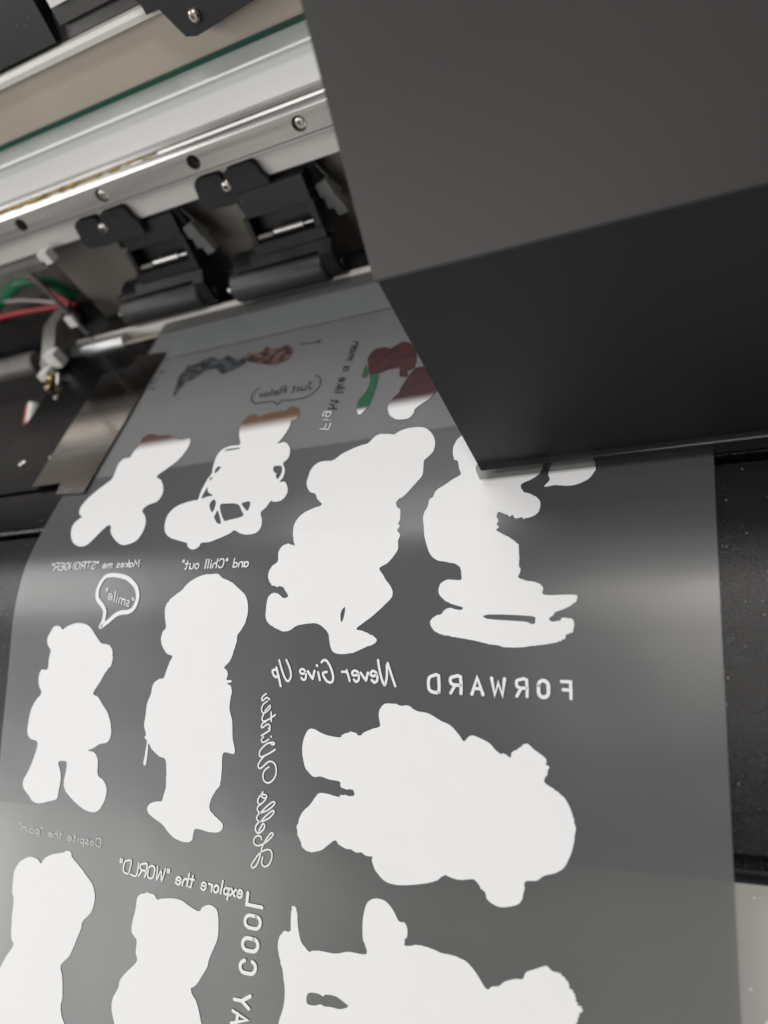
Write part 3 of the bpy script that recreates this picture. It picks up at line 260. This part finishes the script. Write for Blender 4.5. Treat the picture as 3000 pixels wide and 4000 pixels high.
 ('lettering','black',13.6,0,0,[[-3157,-979,-3257,-1007],[-3217,-996,-3201,-1012,-3205,-1036,-3225,-1053,-3255,-1061],[-3163,-1083,-3248,-1108,-3253,-1130],[-3194,-1069,-3192,-1117],[-3148,-1206,-3249,-1236],[-3191,-1259,-3248,-1276],[-3167,-1251,-3163,-1250],[-3145,-1276,-3247,-1307],[-3186,-1343,-3218,-1301,-3245,-1367],[-3213,-1384,-3209,-1438,-3189,-1424,-3183,-1401,-3198,-1383,-3218,-1382,-3241,-1404,-3243,-1427,-3230,-1447],[-3193,-1595,-3182,-1579,-3180,-1562,-3186,-1548,-3200,-1543,-3217,-1548,-3231,-1562,-3238,-1579,-3235,-1595,-3224,-1605,-3207,-1604],[-3178,-1598,-3237,-1617],[-3174,-1703,-3233,-1723],[-3189,-1708,-3173,-1725,-3184,-1752,-3232,-1769],[-3187,-1753,-3171,-1773,-3182,-1801,-3230,-1818],[-3182,-1890,-3171,-1873,-3169,-1854,-3176,-1840,-3190,-1835,-3207,-1841,-3221,-1855,-3228,-1873,-3225,-1890,-3213,-1900,-3197,-1899],[-3167,-1892,-3227,-1913],[-3166,-1921,-3226,-1943],[-3183,-1927,-3165,-1950,-3170,-1980,-3191,-1994,-3224,-2006]]),
 ('lettering','white',26.0,0,0,[[-3419,3788,-3403,3796,-3392,3809,-3389,3826,-3393,3843,-3405,3858,-3421,3868,-3440,3871,-3485,3871,-3504,3868,-3518,3858,-3527,3843,-3528,3825,-3521,3809,-3507,3795,-3489,3787],[-3412,3630,-3396,3633,-3382,3643,-3374,3657,-3372,3673,-3378,3690,-3389,3703,-3404,3712,-3421,3715,-3472,3715,-3488,3711,-3502,3702,-3510,3688,-3512,3671,-3507,3655,-3496,3641,-3480,3632,-3463,3629,-3412,3630],[-3396,3470,-3379,3474,-3365,3484,-3357,3498,-3356,3515,-3361,3531,-3372,3545,-3387,3554,-3405,3556,-3455,3555,-3472,3551,-3486,3542,-3494,3527,-3496,3511,-3491,3494,-3479,3480,-3464,3471,-3446,3468,-3396,3470],[-3344,3401,-3484,3396,-3476,3314]]),
 ('lettering','white',25.6,0,0,[[-3497,4395,-3479,4415,-3483,4447,-3513,4465,-3539,4455,-3558,4408,-3587,4398,-3617,4416,-3621,4453,-3603,4469],[-3470,4345,-3460,4261],[-3465,4303,-3603,4307],[-3594,4229,-3450,4183,-3583,4144],[-3545,4214,-3537,4157],[-3440,4106,-3504,4064,-3429,4020],[-3504,4064,-3573,4065]]),
]
PROFILE = [[3.2,-1.0],[0.95,-1.0],[0.9,-1.0012],[0.85,-1.0045],[0.81,-1.009],[0.762,-1.021],[0.7,-1.043],[0.653,-1.065],[0.599,-1.094],[0.53,-1.131],[0.457,-1.169],[0.395,-1.202],[0.2,-1.305],[0,-1.411],[-0.2,-1.517],[-0.5,-1.676]]

def refine(P, per=4):
    out = [tuple(P[0])]
    for i in range(1, len(P)-2):
        p0, p1, p2, p3 = (Vector((*P[k],0)) for k in (i-1,i,i+1,i+2))
        if i == 1: p0 = p1+(p1-p2)
        for k in range(per):
            t_ = k/per; q = .5*((2*p1)+(p2-p0)*t_+(2*p0-5*p1+4*p2-p3)*t_*t_+(3*p1-p0-3*p2+p3)*t_**3); out.append((q.x,q.y))
    return out+[tuple(P[-2]),tuple(P[-1])]
PROFILE = refine(PROFILE)
SA = [0.0]
for (a0,a1),(b0,b1) in zip(PROFILE[:-1],PROFILE[1:]): SA.append(SA[-1]+math.hypot(b0-a0,b1-a1))
SA = [s-(PROFILE[0][0]-.95) for s in SA]
def prof_at(s, off=0.0):
    """point (y,z) of the film path at arc length s, lifted off mm along its normal; smooth between knots"""
    i = 0
    while i < len(SA)-2 and s > SA[i+1]: i += 1
    t = (s-SA[i])/(SA[i+1]-SA[i]); (y0,z0),(y1,z1) = PROFILE[i],PROFILE[i+1]
    ty, tz = (y1-y0),(z1-z0); l = math.hypot(ty,tz); ny, nz = tz/l, -ty/l
    return y0+(y1-y0)*t+ny*off, z0+(z1-z0)*t+nz*off
CUTS = SA[1:-1]
# ------------------------------------------------------------------ the printer bed and apron (setting)
bm = nb(); box(bm, -1.995, 1.6, 1.072, 1.568, -1.05, -1.004); bed = struct(obj('platen', bm, 'black_paint', bevel=.004))
bm = nb(); box(bm, -2.02, 1.6, 1.574, 1.72, -1.06, -1.006); struct(obj('rear_platen_strip', bm, 'black_paint', bevel=.004))
bm = nb(); prism_x(bm, [(1.066,-1.06),(1.066,-1.010),(1.03,-1.008),(.93,-1.006),(.921,-1.0065),(.9145,-1.010),(.912,-1.02),(.912,-1.06)], -3.0, 1.6); struct(obj('front_platen_bar', bm, 'black_paint', bevel=.0025))
# made-up pale strips, added under the film to lighten its flat part
mat('lightener_pale', (.84,.90,.95), .4, vary=.08, vscale=20)
mat('lightener_grey', (.66,.70,.73), .45, vary=.08, vscale=20)
for y0, y1, m_ in ((1.5745,1.718,'lightener_pale'),(1.078,1.5675,'lightener_grey')):
    bm = nb(); box(bm, -1.590, .0, y0, y1, -1.0038, -1.0022); obj('film_lightener_strip', bm, m_, bed, bevel=.0006)
# screws let into the bed
for x, y, r in ((-1.878,1.196,.013),(-1.758,1.198,.006),(-1.93,1.50,.010),(-1.74,1.52,.004)):
    bm = nb(); lathe(bm, (x,y,-1.004), 'Z', [(-.002,r),(.003,r),(.006,r*.6),(.006,r*.1)], 16); obj('bed_screw', bm, 'polished_steel', bed)
def apron_prof(y_end, off, thick):
    top = []; s = .055
    while True:
        y, z = prof_at(s, off); top.append((y,z)); s += .02
        if y < y_end: break
    bot = [(y,z-thick) for y,z in top[::-1]]
    return top+bot
ap = apron_prof(.345, -.010, .05)
bm = nb(); prism_x(bm, ap, -3.4, 1.6); struct(obj('curved_front_apron', bm, 'apron_paint', bevel=.004))
yl, zl = prof_at(.055+.66, -.03)
bm = nb(); prism_x(bm, [(.352,-1.252),(.325,-1.266),(.318,-1.275),(.318,-1.36),(.352,-1.36)], -3.4, 1.6); struct(obj('apron_lip', bm, 'black_paint', bevel=.003))
bm = nb(); prism_x(bm, [(.31,-1.322),(.25,-1.345),(-.9,-1.985),(-2.2,-2.10),(-2.2,-2.16),(-.9,-2.05),(.25,-1.405),(.31,-1.382)], -4.0, 2.0); tray = struct(obj('grey_outfeed_tray', bm, 'grey_tray'))
# left recess beside the bed
bm = nb(); box(bm, -4.2, -2.03, .95, 2.2, -1.30, -1.13); struct(obj('left_recess_floor', bm, 'dark_recess'))
bm = nb(); box(bm, -4.4, 1.6, 1.725, 2.6, -1.30, -1.035); struct(obj('rear_bed_base', bm, 'dark_recess'))
bm = nb(); prism_x(bm, [(1.985,-1.03),(1.945,-.70),(1.96,-.70),(2.0,-1.03)], -2.0, 1.6); struct(obj('rear_sheet_metal_panel', bm, 'back_panel'))
bm = nb(); prism_x(bm, [(2.16,-1.03),(2.13,-.66),(2.15,-.66),(2.18,-1.03)], -4.2, -1.9); struct(obj('rear_side_panel', bm, 'back_panel'))
# ------------------------------------------------------------------ the film with its prints
def film_xr(y): return .018 if y > .9 else .018-(.9-y)*.052
bm = nb(); rows = []
ss = [-.83, -.5, -.2, 0.0]+[.0+.0125*i for i in range(1, 124)]
for s in ss:
    y, z = prof_at(s); xr = film_xr(y); xl = -1.598
    rows.append([bm.verts.new((xl+(xr-xl)*k/12, y, z)) for k in range(13)])
for a, b in zip(rows[:-1], rows[1:]):
    for k in range(12): bm.faces.new((a[k],a[k+1],b[k+1],b[k]))
film = tag(obj('transfer_film', bm, 'film', angle=60), 'frosted clear print film with white bear silhouettes draped over the black bed', 'film')
def fur(P, amp, seed):
    out = []
    n = len(P)
    for i, p in enumerate(P):
        d = P[(i+1)%n]-P[i-1]; nn = Vector((-d.y,d.x,0))
        if nn.length > 1e-9: nn.normalize()
        mask = max(0.0, noise.noise(Vector((p.x*.008,p.y*.008,seed*3.1))))*2.2
        out.append(p+nn*amp*mask*(random.random()-.5)*22)
    return out
def lay(bm, off):
    """2D (across, along) mesh -> cut at the bends of the film -> laid on the film"""
    for s in CUTS:
        g = bm.verts[:]+bm.edges[:]+bm.faces[:]
        bmesh.ops.bisect_plane(bm, geom=g, plane_co=(0,s*K,0), plane_no=(0,1,0), dist=1e-4)
    for v in bm.verts:
        y, z = prof_at(v.co.y/K, off+v.co.z); v.co = Vector((v.co.x/K, y, z))
def flat2(d): return [Vector((d[i],d[i+1],0)) for i in range(0,len(d),2)]
INK = .0009
for idx, (name, m_, furry, outer, holes) in enumerate(POLYS):
    bm = nb()
    loops = [fur(spline(flat2(outer), 5, True), furry, idx)]+[spline(flat2(h), 3, True) for h in holes]
    for lp in loops:
        vs_ = [bm.verts.new(p) for p in lp]
        for i in range(len(vs_)): bm.edges.new((vs_[i],vs_[(i+1)%len(vs_)]))
    bmesh.ops.triangle_fill(bm, use_beauty=True, use_dissolve=False, edges=bm.edges[:], normal=(0,0,1))
    lay(bm, INK+idx*.00002)
    for f in bm.faces:
        if f.normal.z < 0: f.normal_flip()
    o = obj(name, bm, m_, film)
def ribbon(bm, P, w, closed, z):
    n = len(P); L = []; Rr = []
    for i, p in enumerate(P):
        a = P[i-1] if (i > 0 or closed) else p; b = P[(i+1)%n] if (i < n-1 or closed) else p
        d1 = (p-a); d2 = (b-p)
        if d1.length < 1e-6: d1 = d2
        if d2.length < 1e-6: d2 = d1
        d1 = d1.normalized(); d2 = d2.normalized(); t = (d1+d2)
        if t.length < .35: t = d2.copy()
        t.normalize(); nn = Vector((-t.y,t.x,0)); k = 1/max(.55, nn.dot(Vector((-d2.y,d2.x,0))))
        L.append(bm.verts.new(Vector((p.x,p.y,z))+nn*w*.5*k)); Rr.append(bm.verts.new(Vector((p.x,p.y,z))-nn*w*.5*k))
    for i in range(n if closed else n-1):
        j = (i+1)%n
        try: bm.faces.new((L[i],Rr[i],Rr[j],L[j]))
        except ValueError: pass
    if not closed:
        for i, s in ((0,-1),(n-1,1)):
            d = (P[1]-P[0]).normalized() if i == 0 else (P[-1]-P[-2]).normalized()
            c = P[i]; arc = []
            for k in range(1,6):
                a = math.pi*k/6; v = Vector((-d.y,d.x,0))*math.cos(a)*w*.5+d*s*math.sin(a)*w*.5
                arc.append(bm.verts.new(Vector((c.x,c.y,z))+v))
            bm.faces.new([L[i]]+arc+[Rr[i]])
for idx, (name, m_, w, closed, smooth, lines) in enumerate(STROKES):
    bm = nb()
    for k, d in enumerate(lines):
        P = flat2(d); P = [p for i,p in enumerate(P) if i == 0 or (p-P[i-1]).length > .5]
        if len(P) < 2: continue
        if (smooth or closed) and len(P) > 2: P = spline(P, 5, bool(closed))
        elif len(P) > 5: P = spline(P, 2, False)
        wob = w*(.9+.2*random.random())
        ribbon(bm, P, wob, bool(closed), .00004*(k%5))
    lay(bm, INK+.0006+.00002*idx)
    for f in bm.faces:
        if f.normal.z < 0: f.normal_flip()
    obj(name, bm, m_, film)
# ------------------------------------------------------------------ steel edge guide lying on the film's edge
bm = nb(); prism_z(bm, [(-1.745,1.075),(-1.631,1.075),(-1.621,1.03),(-1.513,1.024),(-1.509,1.602),(-1.628,1.616),(-1.631,1.566),(-1.745,1.557)], -.9968, -.9938)
guide = tag(obj('edge_guide_plate', bm, 'brushed_plate', bevel=.0008), 'thin brushed steel plate holding down the edge of the film', 'metal plate')
# ------------------------------------------------------------------ gantry beam across the printer
beam = thing('gantry_beam', 'long white and steel beam with screwed rail crossing above the bed', 'printer beam', (-.8,1.87,-.69))
XL, XR = -4.2, 1.6
bm = nb(); box(bm, XL, XR, 1.862, 2.0, -.515, -.421); obj('white_upper_panel', bm, 'white_panel', beam, bevel=.002)
bm = nb(); prism_x(bm, [(1.852,-.4235),(1.848,-.4185),(1.852,-.4145),(1.92,-.4145),(1.92,-.4205),(1.862,-.4205)], XL, XR); obj('panel_lip', bm, 'white_panel', beam)
bm = nb(); box(bm, XL, XR, 1.866, 2.0, -.4140, -.3815); obj('grey_glass_band', bm, 'glass_band', beam)
bm = nb(); box(bm, XL, XR, 1.860, 2.0, -.3810, -.3690); obj('green_glass_edge', bm, 'glass_edge', beam, bevel=.001)
bm = nb(); box(bm, XL, XR, 1.870, 2.0, -.3685, -.2540); obj('beige_strip', bm, 'beige_strip', beam)
bm = nb(); prism_x(bm, [(1.858,-.2535),(1.848,-.249),(1.846,-.236),(1.852,-.2255),(1.99,-.224),(1.99,-.2535)], XL, XR); obj('bright_top_bar', bm, 'warm_white_panel', beam, bevel=.0015)
bm = nb(); prism_x(bm, [(1.862,-.627),(1.862,-.684),(1.872,-.690),(2.0,-.690),(2.0,-.627)], XL, XR); obj('white_lower_panel', bm, 'warm_white_panel', beam, bevel=.002)
# rail: a face with bored holes, a rolled shiny shoulder above it
RF = 1.818; rz0, rz1, hz = -.6115, -.5445, -.5735
bm = nb()
def loop2(pts):
    v = [bm.verts.new(p) for p in pts]; [bm.edges.new((v[i],v[(i+1)%len(v)])) for i in range(len(v))]; return v
outer = loop2([(XL,RF,rz0),(XR,RF,rz0),(XR,RF,rz1),(XL,RF,rz1)])
HX = [-1.873+.3385*i for i in range(-6,10)]; rings = []
for x in HX: rings.append(loop2([(x+.0205*math.cos(a),RF,hz+.0205*math.sin(a)) for a in [2*math.pi*k/24 for k in range(24)]]))
bmesh.ops.triangle_fill(bm, use_beauty=True, use_dissolve=False, edges=bm.edges[:], normal=(0,-1,0))
for ring in rings:
    b2 = [bm.verts.new((v.co.x,RF+.034,v.co.z)) for v in ring]
    for i in range(24): bm.faces.new((ring[i],ring[(i+1)%24],b2[(i+1)%24],b2[i]))
    bm.faces.new(b2)
back = [bm.verts.new((x,1.861,z)) for x,z in ((XL,rz0-.006),(XR,rz0-.006),(XR,rz1+.03),(XL,rz1+.03))]
bm.faces.new((outer[0],outer[1],back[1],back[0]))
rail = obj('guide_rail', bm, 'rail_steel', beam, smooth=False)
bm = nb(); prism_x(bm, [(1.8178,-.5442),(1.8205,-.536),(1.826,-.5305),(1.834,-.530),(1.836,-.5235),(1.833,-.518),(1.838,-.5105),(1.848,-.5075),(1.8605,-.508),(1.8605,-.5442)], XL, XR); obj('rail_shoulder', bm, 'polished_steel', beam, bevel=.0008)
bm = nb(); box(bm, XL, XR, 1.8165, 1.8175, -.6045, -.6030); obj('rail_scribe_line', bm, 'dark_recess', beam)
# grease in the rail groove
bm = nb(); x = -1.95
while x < -1.30:
    r = (.0032+.003*random.random())*(1.0 if x < -1.6 else .6); lathe(bm, (x,1.8275+.002*random.random(),-.5235+.004*(random.random()-.5)), 'X', [(-r*1.6,r*.3),(-r*.8,r),(r*.6,r*.9),(r*1.6,r*.3)], 8); x += .006+.007*random.random()
gr = obj('grease', bm, 'grease', beam); gr['kind'] = 'stuff'
def cap_screw(x, y, z, r, parent, m_='screw_steel', name='screw', proud=.006):
    """dome head with a six-sided socket, axis along Y towards the viewer"""
    b = nb(); n = 24; prof = [(0.02,r*.98),(-.002,r),(-proud*.75,r*.82),(-proud,r*.60),(-proud,r*.40)]
    rings = []
    for t, rr in prof: rings.append([b.verts.new((x+rr*math.cos(2*math.pi*k/n),y+t,z+rr*math.sin(2*math.pi*k/n))) for k in range(n)])
    hexr = []
    for t in (-proud,-proud+.008):
        ring = []
        for k in range(n):
            a = 2*math.pi*k/n; rr = r*.36*(math.cos(math.pi/6)/math.cos((a%(math.pi/3))-math.pi/6)); ring.append(b.verts.new((x+rr*math.cos(a),y+t,z+rr*math.sin(a))))
        rings.append(ring)
    for p, q in zip(rings[:-1], rings[1:]):
        for i in range(n): b.faces.new((p[i],p[(i+1)%n],q[(i+1)%n],q[i]))
    b.faces.new(rings[-1]); b.faces.new(rings[0][::-1])
    return obj(name, b, m_, parent)
for i, x in enumerate(HX):
    if i%2 == 1: cap_screw(x, RF+.010, hz, .0155, rail, 'rail_steel')
    else:
        b = nb(); lathe(b, (x,RF+.0325,hz), 'Y', [(0,.0185),(-.001,.0185),(-.001,.008)], 20); obj('hole_bottom', b, 'dark_recess', rail)
# cover above the beam and the dark fittings on it
bm = nb(); prism_x(bm, [(1.995,-.223),(2.10,.30),(2.14,.30),(2.035,-.223)], XL, XR); obj('smoked_cover', bm, 'cover_smoke', beam)
bm = nb(); prism_x(bm, [(1.905,-.2225),(1.93,-.165),(1.99,-.165),(1.99,-.2225)], XL, XR); obj('dark_ledge', bm, 'cover_smoke', beam, bevel=.004)
bm = nb(); prism_x(bm, [(1.878,-.150),(1.90,.02),(1.97,.02),(1.97,-.150)], -1.37, -1.20); obj('pale_cover_block', bm, 'warm_white_panel', beam, bevel=.01)
bm = nb(); prism_x(bm, [(1.88,-.215),(1.92,.05),(1.98,.05),(1.98,-.215)], -2.6, -1.415); obj('black_cover_block', bm, 'black_plastic', beam, bevel=.01)
bm = nb(); prism_x(bm, [(1.90,-.190),(1.905,-.142),(1.985,-.142),(1.985,-.190)], -1.39, -.6); obj('brown_rib', bm, 'cover_smoke', beam, bevel=.006)
bk = thing('belt_bracket', 'black bent bracket with one crosshead screw above the beige strip', 'bracket', (-.9,1.82,-.30))
bm = nb(); prism_y(bm, [(-1.12,-.165),(-1.085,-.232),(-1.055,-.238),(-1.035,-.285),(-1.025,-.306),(-.998,-.314),(-.975,-.312),(-.60,-.275),(-.60,-.10),(-1.12,-.10)], 1.806, 1.834); obj('plate', bm, 'bracket_paint', bk, bevel=.004)
cap_screw(-.978, 1.806, -.2755, .0165, bk, 'screw_steel', proud=.011)
bm = nb(); box(bm, -1.11, -.61, 1.8345, 1.868, -.24, -.12); obj('mount', bm, 'bracket_paint', bk)
# ------------------------------------------------------------------ pinch rollers hanging under the beam
def pinch(dx, dy, label):
    t = thing('pinch_roller', label, 'roller', (-1.114+dx,1.80,-1.0), 'pinch rollers pressing on the bed')
    sx = -1.153+dx
    out = [(-.108,-.690),(-.096,-.640),(-.088,-.630),(-.070,-.6265),(-.014,-.6285),(-.006,-.634),(-.002,-.650),(.003,-.650),(.010,-.634),(.021,-.6275),(.094,-.626),(.106,-.629),(.113,-.640),(.116,-.664),(.121,-.676),(.128,-.684),(.128,-.722),(-.040,-.722),(-.092,-.716),(-.103,-.708)]
    b = nb(); prism_y(b, [(sx+x,z) for x,z in out], 1.838, 1.8605); br = obj('mounting_bracket', b, 'bracket_paint', t, bevel=.0025)
    cap_screw(sx, 1.838, -.669, .0165, br, 'screw_steel', proud=.007)
    X0, X1 = -1.150+dx, -.918+dx
    y = lambda z: 1.832+(z+.70)*.20+dy
    b = nb()
    def slab(x0,x1,za,zb,th=.03,fy=0.0):
        prism_x(b, [(y(za)+fy,za),(y(zb)+fy,zb),(y(zb)+fy+th,zb),(y(za)+fy+th,za)], x0, x1)
    slab(X0+.012,X1-.004,-.698,-.766); slab(X0,X0+.016,-.7665,-.838,.06); slab(X1-.020,X1,-.7665,-.838,.06); slab(X0-.004,X1+.004,-.8385,-.868,.06,-.006)
    obj('arm', b, 'black_plastic', t, bevel=.004)
    b = nb(); slab(X0+.017,X1-.021,-.768,-.837,.01,.05); obj('arm_back', b, 'black_plastic', t)
    b = nb(); lathe(b, (X0+.02,y(-.828)+.012,-.828), 'X', [(0,.0075),(.05,.0075)], 14); obj('pin', b, 'grey_casting', t)
    b = nb(); lathe(b, (X0+.078,y(-.824)+.012,-.824), 'X', [(0,.011),(.098,.011),(.099,.006),(.13,.006)], 16); obj('pin', b, 'polished_steel', t)
    # spring clip and post behind the arm
    b = nb(); prism_y(b, [(X1+.006,-.752),(X1+.042,-.745),(X1+.050,-.790),(X1+.056,-.800),(X1+.066,-.846),(X1+.034,-.852),(X1+.030,-.826),(X1+.012,-.822),(X1+.016,-.792),(X1+.004,-.786)], 1.86, 1.89); obj('clip', b, 'clip_plastic', t, bevel=.003)
    b = nb(); tube(b, [(X1+.02,1.885,-.70),(X1+.055,1.90,-.80)], .004, 8); obj('spring_wire', b, 'grey_casting', t)
    # roller hood
    ry, rz, r = 1.795+dy, -.9505, .0485; ra, rb = -1.281+dx, -.947+dx
    b = nb(); prof = []
    for k in range(9):
        a = math.radians(88+k*9); prof.append((ry-(r+.013)*math.cos(a)*1.0, rz+(r+.013)*math.sin(a)))
    inner = [(ry+(py-ry)*.90, rz+(pz-rz)*.90) for py,pz in prof]
    prism_x(b, prof+inner[::-1], ra+.006, rb+.004); prism_x(b, [(y(-.862),-.866),(y(-.862)+.05,-.862),(ry+.03,rz+r+.012),(ry-.022,rz+r+.010)], ra+.10, rb+.006)
    prism_x(b, [(y(-.866)+.01,-.872),(y(-.866)+.05,-.868),(ry+.03,rz+r+.008),(ry-.016,rz+r+.006)], ra+.03, ra+.0995)
    obj('roller_hood', b, 'black_plastic', t, bevel=.003)
    b = nb(); lathe(b, ((ra+rb)/2,ry,rz), 'X', [(-.165,.012),(-.165,.040),(-.160,.0465),(-.155,r),(.155,r),(.160,.0465),(.165,.040),(.165,.012)], 40); rl = obj('rubber_roller', b, 'rubber', t)
    b = nb(); lathe(b, (ra-.004,ry,rz), 'X', [(-.022,.008),(-.022,.012),(.008,.012)], 16); obj('axle', b, 'polished_steel', t)
    # cheek at the far end, a rounded arm with a groove
    b = nb(); pr = []
    for k in range(13):
        a = math.radians(180+k*15); pr.append((ry+.036*math.cos(a), rz-.004+.036*math.sin(a)))
    pr += [(ry+.034,rz+.075),(ry-.01,rz+.082),(ry-.040,rz+.055)]
    prism_x(b, pr, rb+.002, rb+.044); ck = obj('end_cheek', b, 'black_plastic', t, bevel=.006)
    b = nb(); lathe(b, (rb+.046,ry-.006,rz-.002), 'X', [(0,.016),(.004,.015),(.006,.009),(.006,.002)], 18); obj('axle_cap', b, 'black_plastic', ck)
    b = nb(); box(b, sx-.02, X1+.02, 1.8615+.012, 1.90, -.76, -.692); obj('pivot_block', b, 'black_plastic', t, bevel=.004)
    return t
pinch(0.0, 0.0, 'black pinch roller arm beside the dark print carriage')
pinch(-.468, .032, 'black pinch roller arm beside the white shaft bracket and wires')
# ------------------------------------------------------------------ feed shaft and left end fittings
sh = thing('feed_shaft', 'shiny grooved steel shaft running behind the bed', 'shaft', (-1.6,1.755,-1.03))
bm = nb(); lathe(bm, (-1.30,1.752,-1.012), 'X', [(-.70,.010),(-.70,.026),(-.695,.028),(-.46,.028),(-.46,.010)], 24); obj('slim_section', bm, 'shaft_steel', sh)
bm = nb(); lathe(bm, (-3.0,1.755,-1.012), 'X', [(-.9,.02),(-.9,.044),(.80,.044),(.81,.040),(.81,.02)], 28); obj('thick_section', bm, 'grey_casting', sh)
bm = nb(); box(bm, -2.03, 1.6, 1.795, 1.812, -1.034, -.998); obj('light_support_bar', bm, 'warm_white_panel', sh, bevel=.003)
bm = nb(); box(bm, -1.80, 1.2, 1.722, 1.742, -1.032, -1.0065); obj('pink_tinted_edge_strip', bm, 'beige_strip', sh, bevel=.003)
br = thing('shaft_bracket', 'grey cast bracket with white connector and brass screw carrying the shaft', 'bracket', (-2.06,1.75,-1.08))
bm = nb(); prism_x(bm, [(1.64,-1.09),(1.62,-1.03),(1.66,-.965),(1.72,-.935),(1.78,-.900),(1.88,-.895),(1.90,-.95),(1.84,-1.0),(1.80,-1.09)], -2.075, -2.015); obj('casting', bm, 'grey_casting', br, bevel=.008)
bm = nb(); box(bm, -2.030, -1.980, 1.650, 1.690, -.990, -.935); obj('connector', bm, 'white_plastic', br, bevel=.005)
bm = nb(); box(bm, -2.065, -2.025, 1.605, 1.648, -1.0, -.975); obj('connector_tab', bm, 'white_plastic', br, bevel=.004)
bm = nb(); lathe(bm, (-2.0,1.585,-.99), 'Y', [(0.03,.008),(.02,.016),(.0,.018),(-.006,.014),(-.006,.004)], 16); obj('brass_screw', bm, 'brass', br)
bm = nb(); lathe(bm, (-2.0,1.560,-1.0), 'Z', [(-.02,.010),(-.012,.015),(.006,.015),(.012,.010)], 16); obj('brass_screw', bm, 'brass', br)
bm = nb(); tube(bm, [(-1.965,1.60,-.985),(-1.955,1.56,-1.0)], .010, 10); obj('pin', bm, 'polished_steel', br)
hb = thing('hanging_bracket', 'pale bent bracket and strut hanging from the beam over the wires', 'bracket', (-1.95,1.8,-.97))
bm = nb(); box(bm, -2.20, -1.875, 1.795, 1.861, -.715, -.690); obj('flange', bm, 'grey_casting', hb, bevel=.004)
bm = nb(); box(bm, -1.885, -1.845, 1.795, 1.83, -.705, -.665); obj('tab', bm, 'white_plastic', hb, bevel=.003)
bm = nb(); tube(bm, [(-1.965,1.80,-.70),(-1.955,1.80,-.83),(-1.935,1.795,-.975)], .0085, 12); obj('strut', bm, 'clip_plastic', hb)
bm = nb(); box(bm, -1.97,-1.935,1.785,1.80,-.93,-.89); obj('strut_joint', bm, 'white_plastic', hb, bevel=.003)
for nm, m_, lab, P, r in (
    ('green_wire','wire_green','thick green wire looping down beside the pale strut',[(-2.75,2.05,-1.0),(-2.52,2.03,-.90),(-2.36,2.01,-.845),(-2.25,2.0,-.815),(-2.17,2.02,-.85),(-2.13,2.06,-.95)],.022),
    ('green_wire','wire_green','second green wire hanging lower over the black box',[(-2.9,1.98,-1.02),(-2.66,1.97,-.985),(-2.52,1.96,-.97),(-2.40,1.98,-1.02)],.024),
    ('red_wire','wire_red','long red wire running flat over the black box',[(-2.85,1.95,-.93),(-2.55,1.95,-.905),(-2.35,1.94,-.895),(-2.16,1.93,-.905),(-2.04,1.92,-.91)],.010),
    ('red_wire','wire_red','short red wire dropping steeply behind the pale strut',[(-2.19,2.0,-.80),(-2.15,1.98,-.86),(-2.09,1.95,-.90),(-2.03,1.925,-.925)],.010),
    ('pink_wire','wire_white','pale pink wire between the green and red wires',[(-2.40,2.0,-.865),(-2.28,1.98,-.875),(-2.16,1.955,-.895),(-2.06,1.93,-.92)],.007)):
    bm = nb(); tube(bm, spline(P, 8), r, 12); tag(obj(nm, bm, m_), lab, 'wire')
bm = nb(); prism_x(bm, [(1.82,-1.034),(1.83,-.95),(1.90,-.935),(2.04,-.935),(2.04,-1.034)], -3.3, -2.135); tag(obj('black_box', bm, 'black_plastic', bevel=.01), 'black plastic box under the red and green wires', 'box')
rc = thing('cable_connector', 'small white cable connector with a red end in the dark recess', 'connector', (-2.2,1.52,-1.12))
bm = nb(); tube(bm, [(-2.13,1.50,-1.085),(-2.12,1.56,-1.05)], .020, 12); obj('white_plug', bm, 'white_plastic', rc)
bm = nb(); tube(bm, [(-2.162,1.505,-1.095),(-2.150,1.565,-1.06)], .017, 12); obj('red_end', bm, 'wire_red', rc)
# ------------------------------------------------------------------ print carriage
ca = thing('print_carriage', 'large dark grey print carriage hanging over the film', 'print carriage', (.3,1.2,-.985))
CX0, CX1 = -.425, 1.3
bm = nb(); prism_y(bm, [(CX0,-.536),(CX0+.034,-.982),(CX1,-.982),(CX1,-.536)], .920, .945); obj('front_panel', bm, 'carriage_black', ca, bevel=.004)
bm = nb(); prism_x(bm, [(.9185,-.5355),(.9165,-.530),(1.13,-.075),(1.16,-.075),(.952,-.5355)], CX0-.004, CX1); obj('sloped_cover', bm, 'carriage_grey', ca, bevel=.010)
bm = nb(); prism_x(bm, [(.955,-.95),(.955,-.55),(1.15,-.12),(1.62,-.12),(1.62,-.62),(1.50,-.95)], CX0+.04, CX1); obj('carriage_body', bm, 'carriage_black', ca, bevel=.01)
bm = nb(); prism_x(bm, [(.906,-.9915),(.906,-.966),(.912,-.962),(.9185,-.962),(.9185,-.9915)], CX0+.03, CX1); obj('clear_skirt_strip', bm, 'clear_skirt', ca)
# dust fibre on the tray
bm = nb(); tube(bm, spline([(.075,.20,-1.332),(.066,.195,-1.3325),(.062,.185,-1.335),(.066,.176,-1.338)], 6), .0009, 6); tag(obj('dust_fibre', bm, 'dust_fibre'), 'tiny curled dark fibre lying on the grey tray', 'fibre')
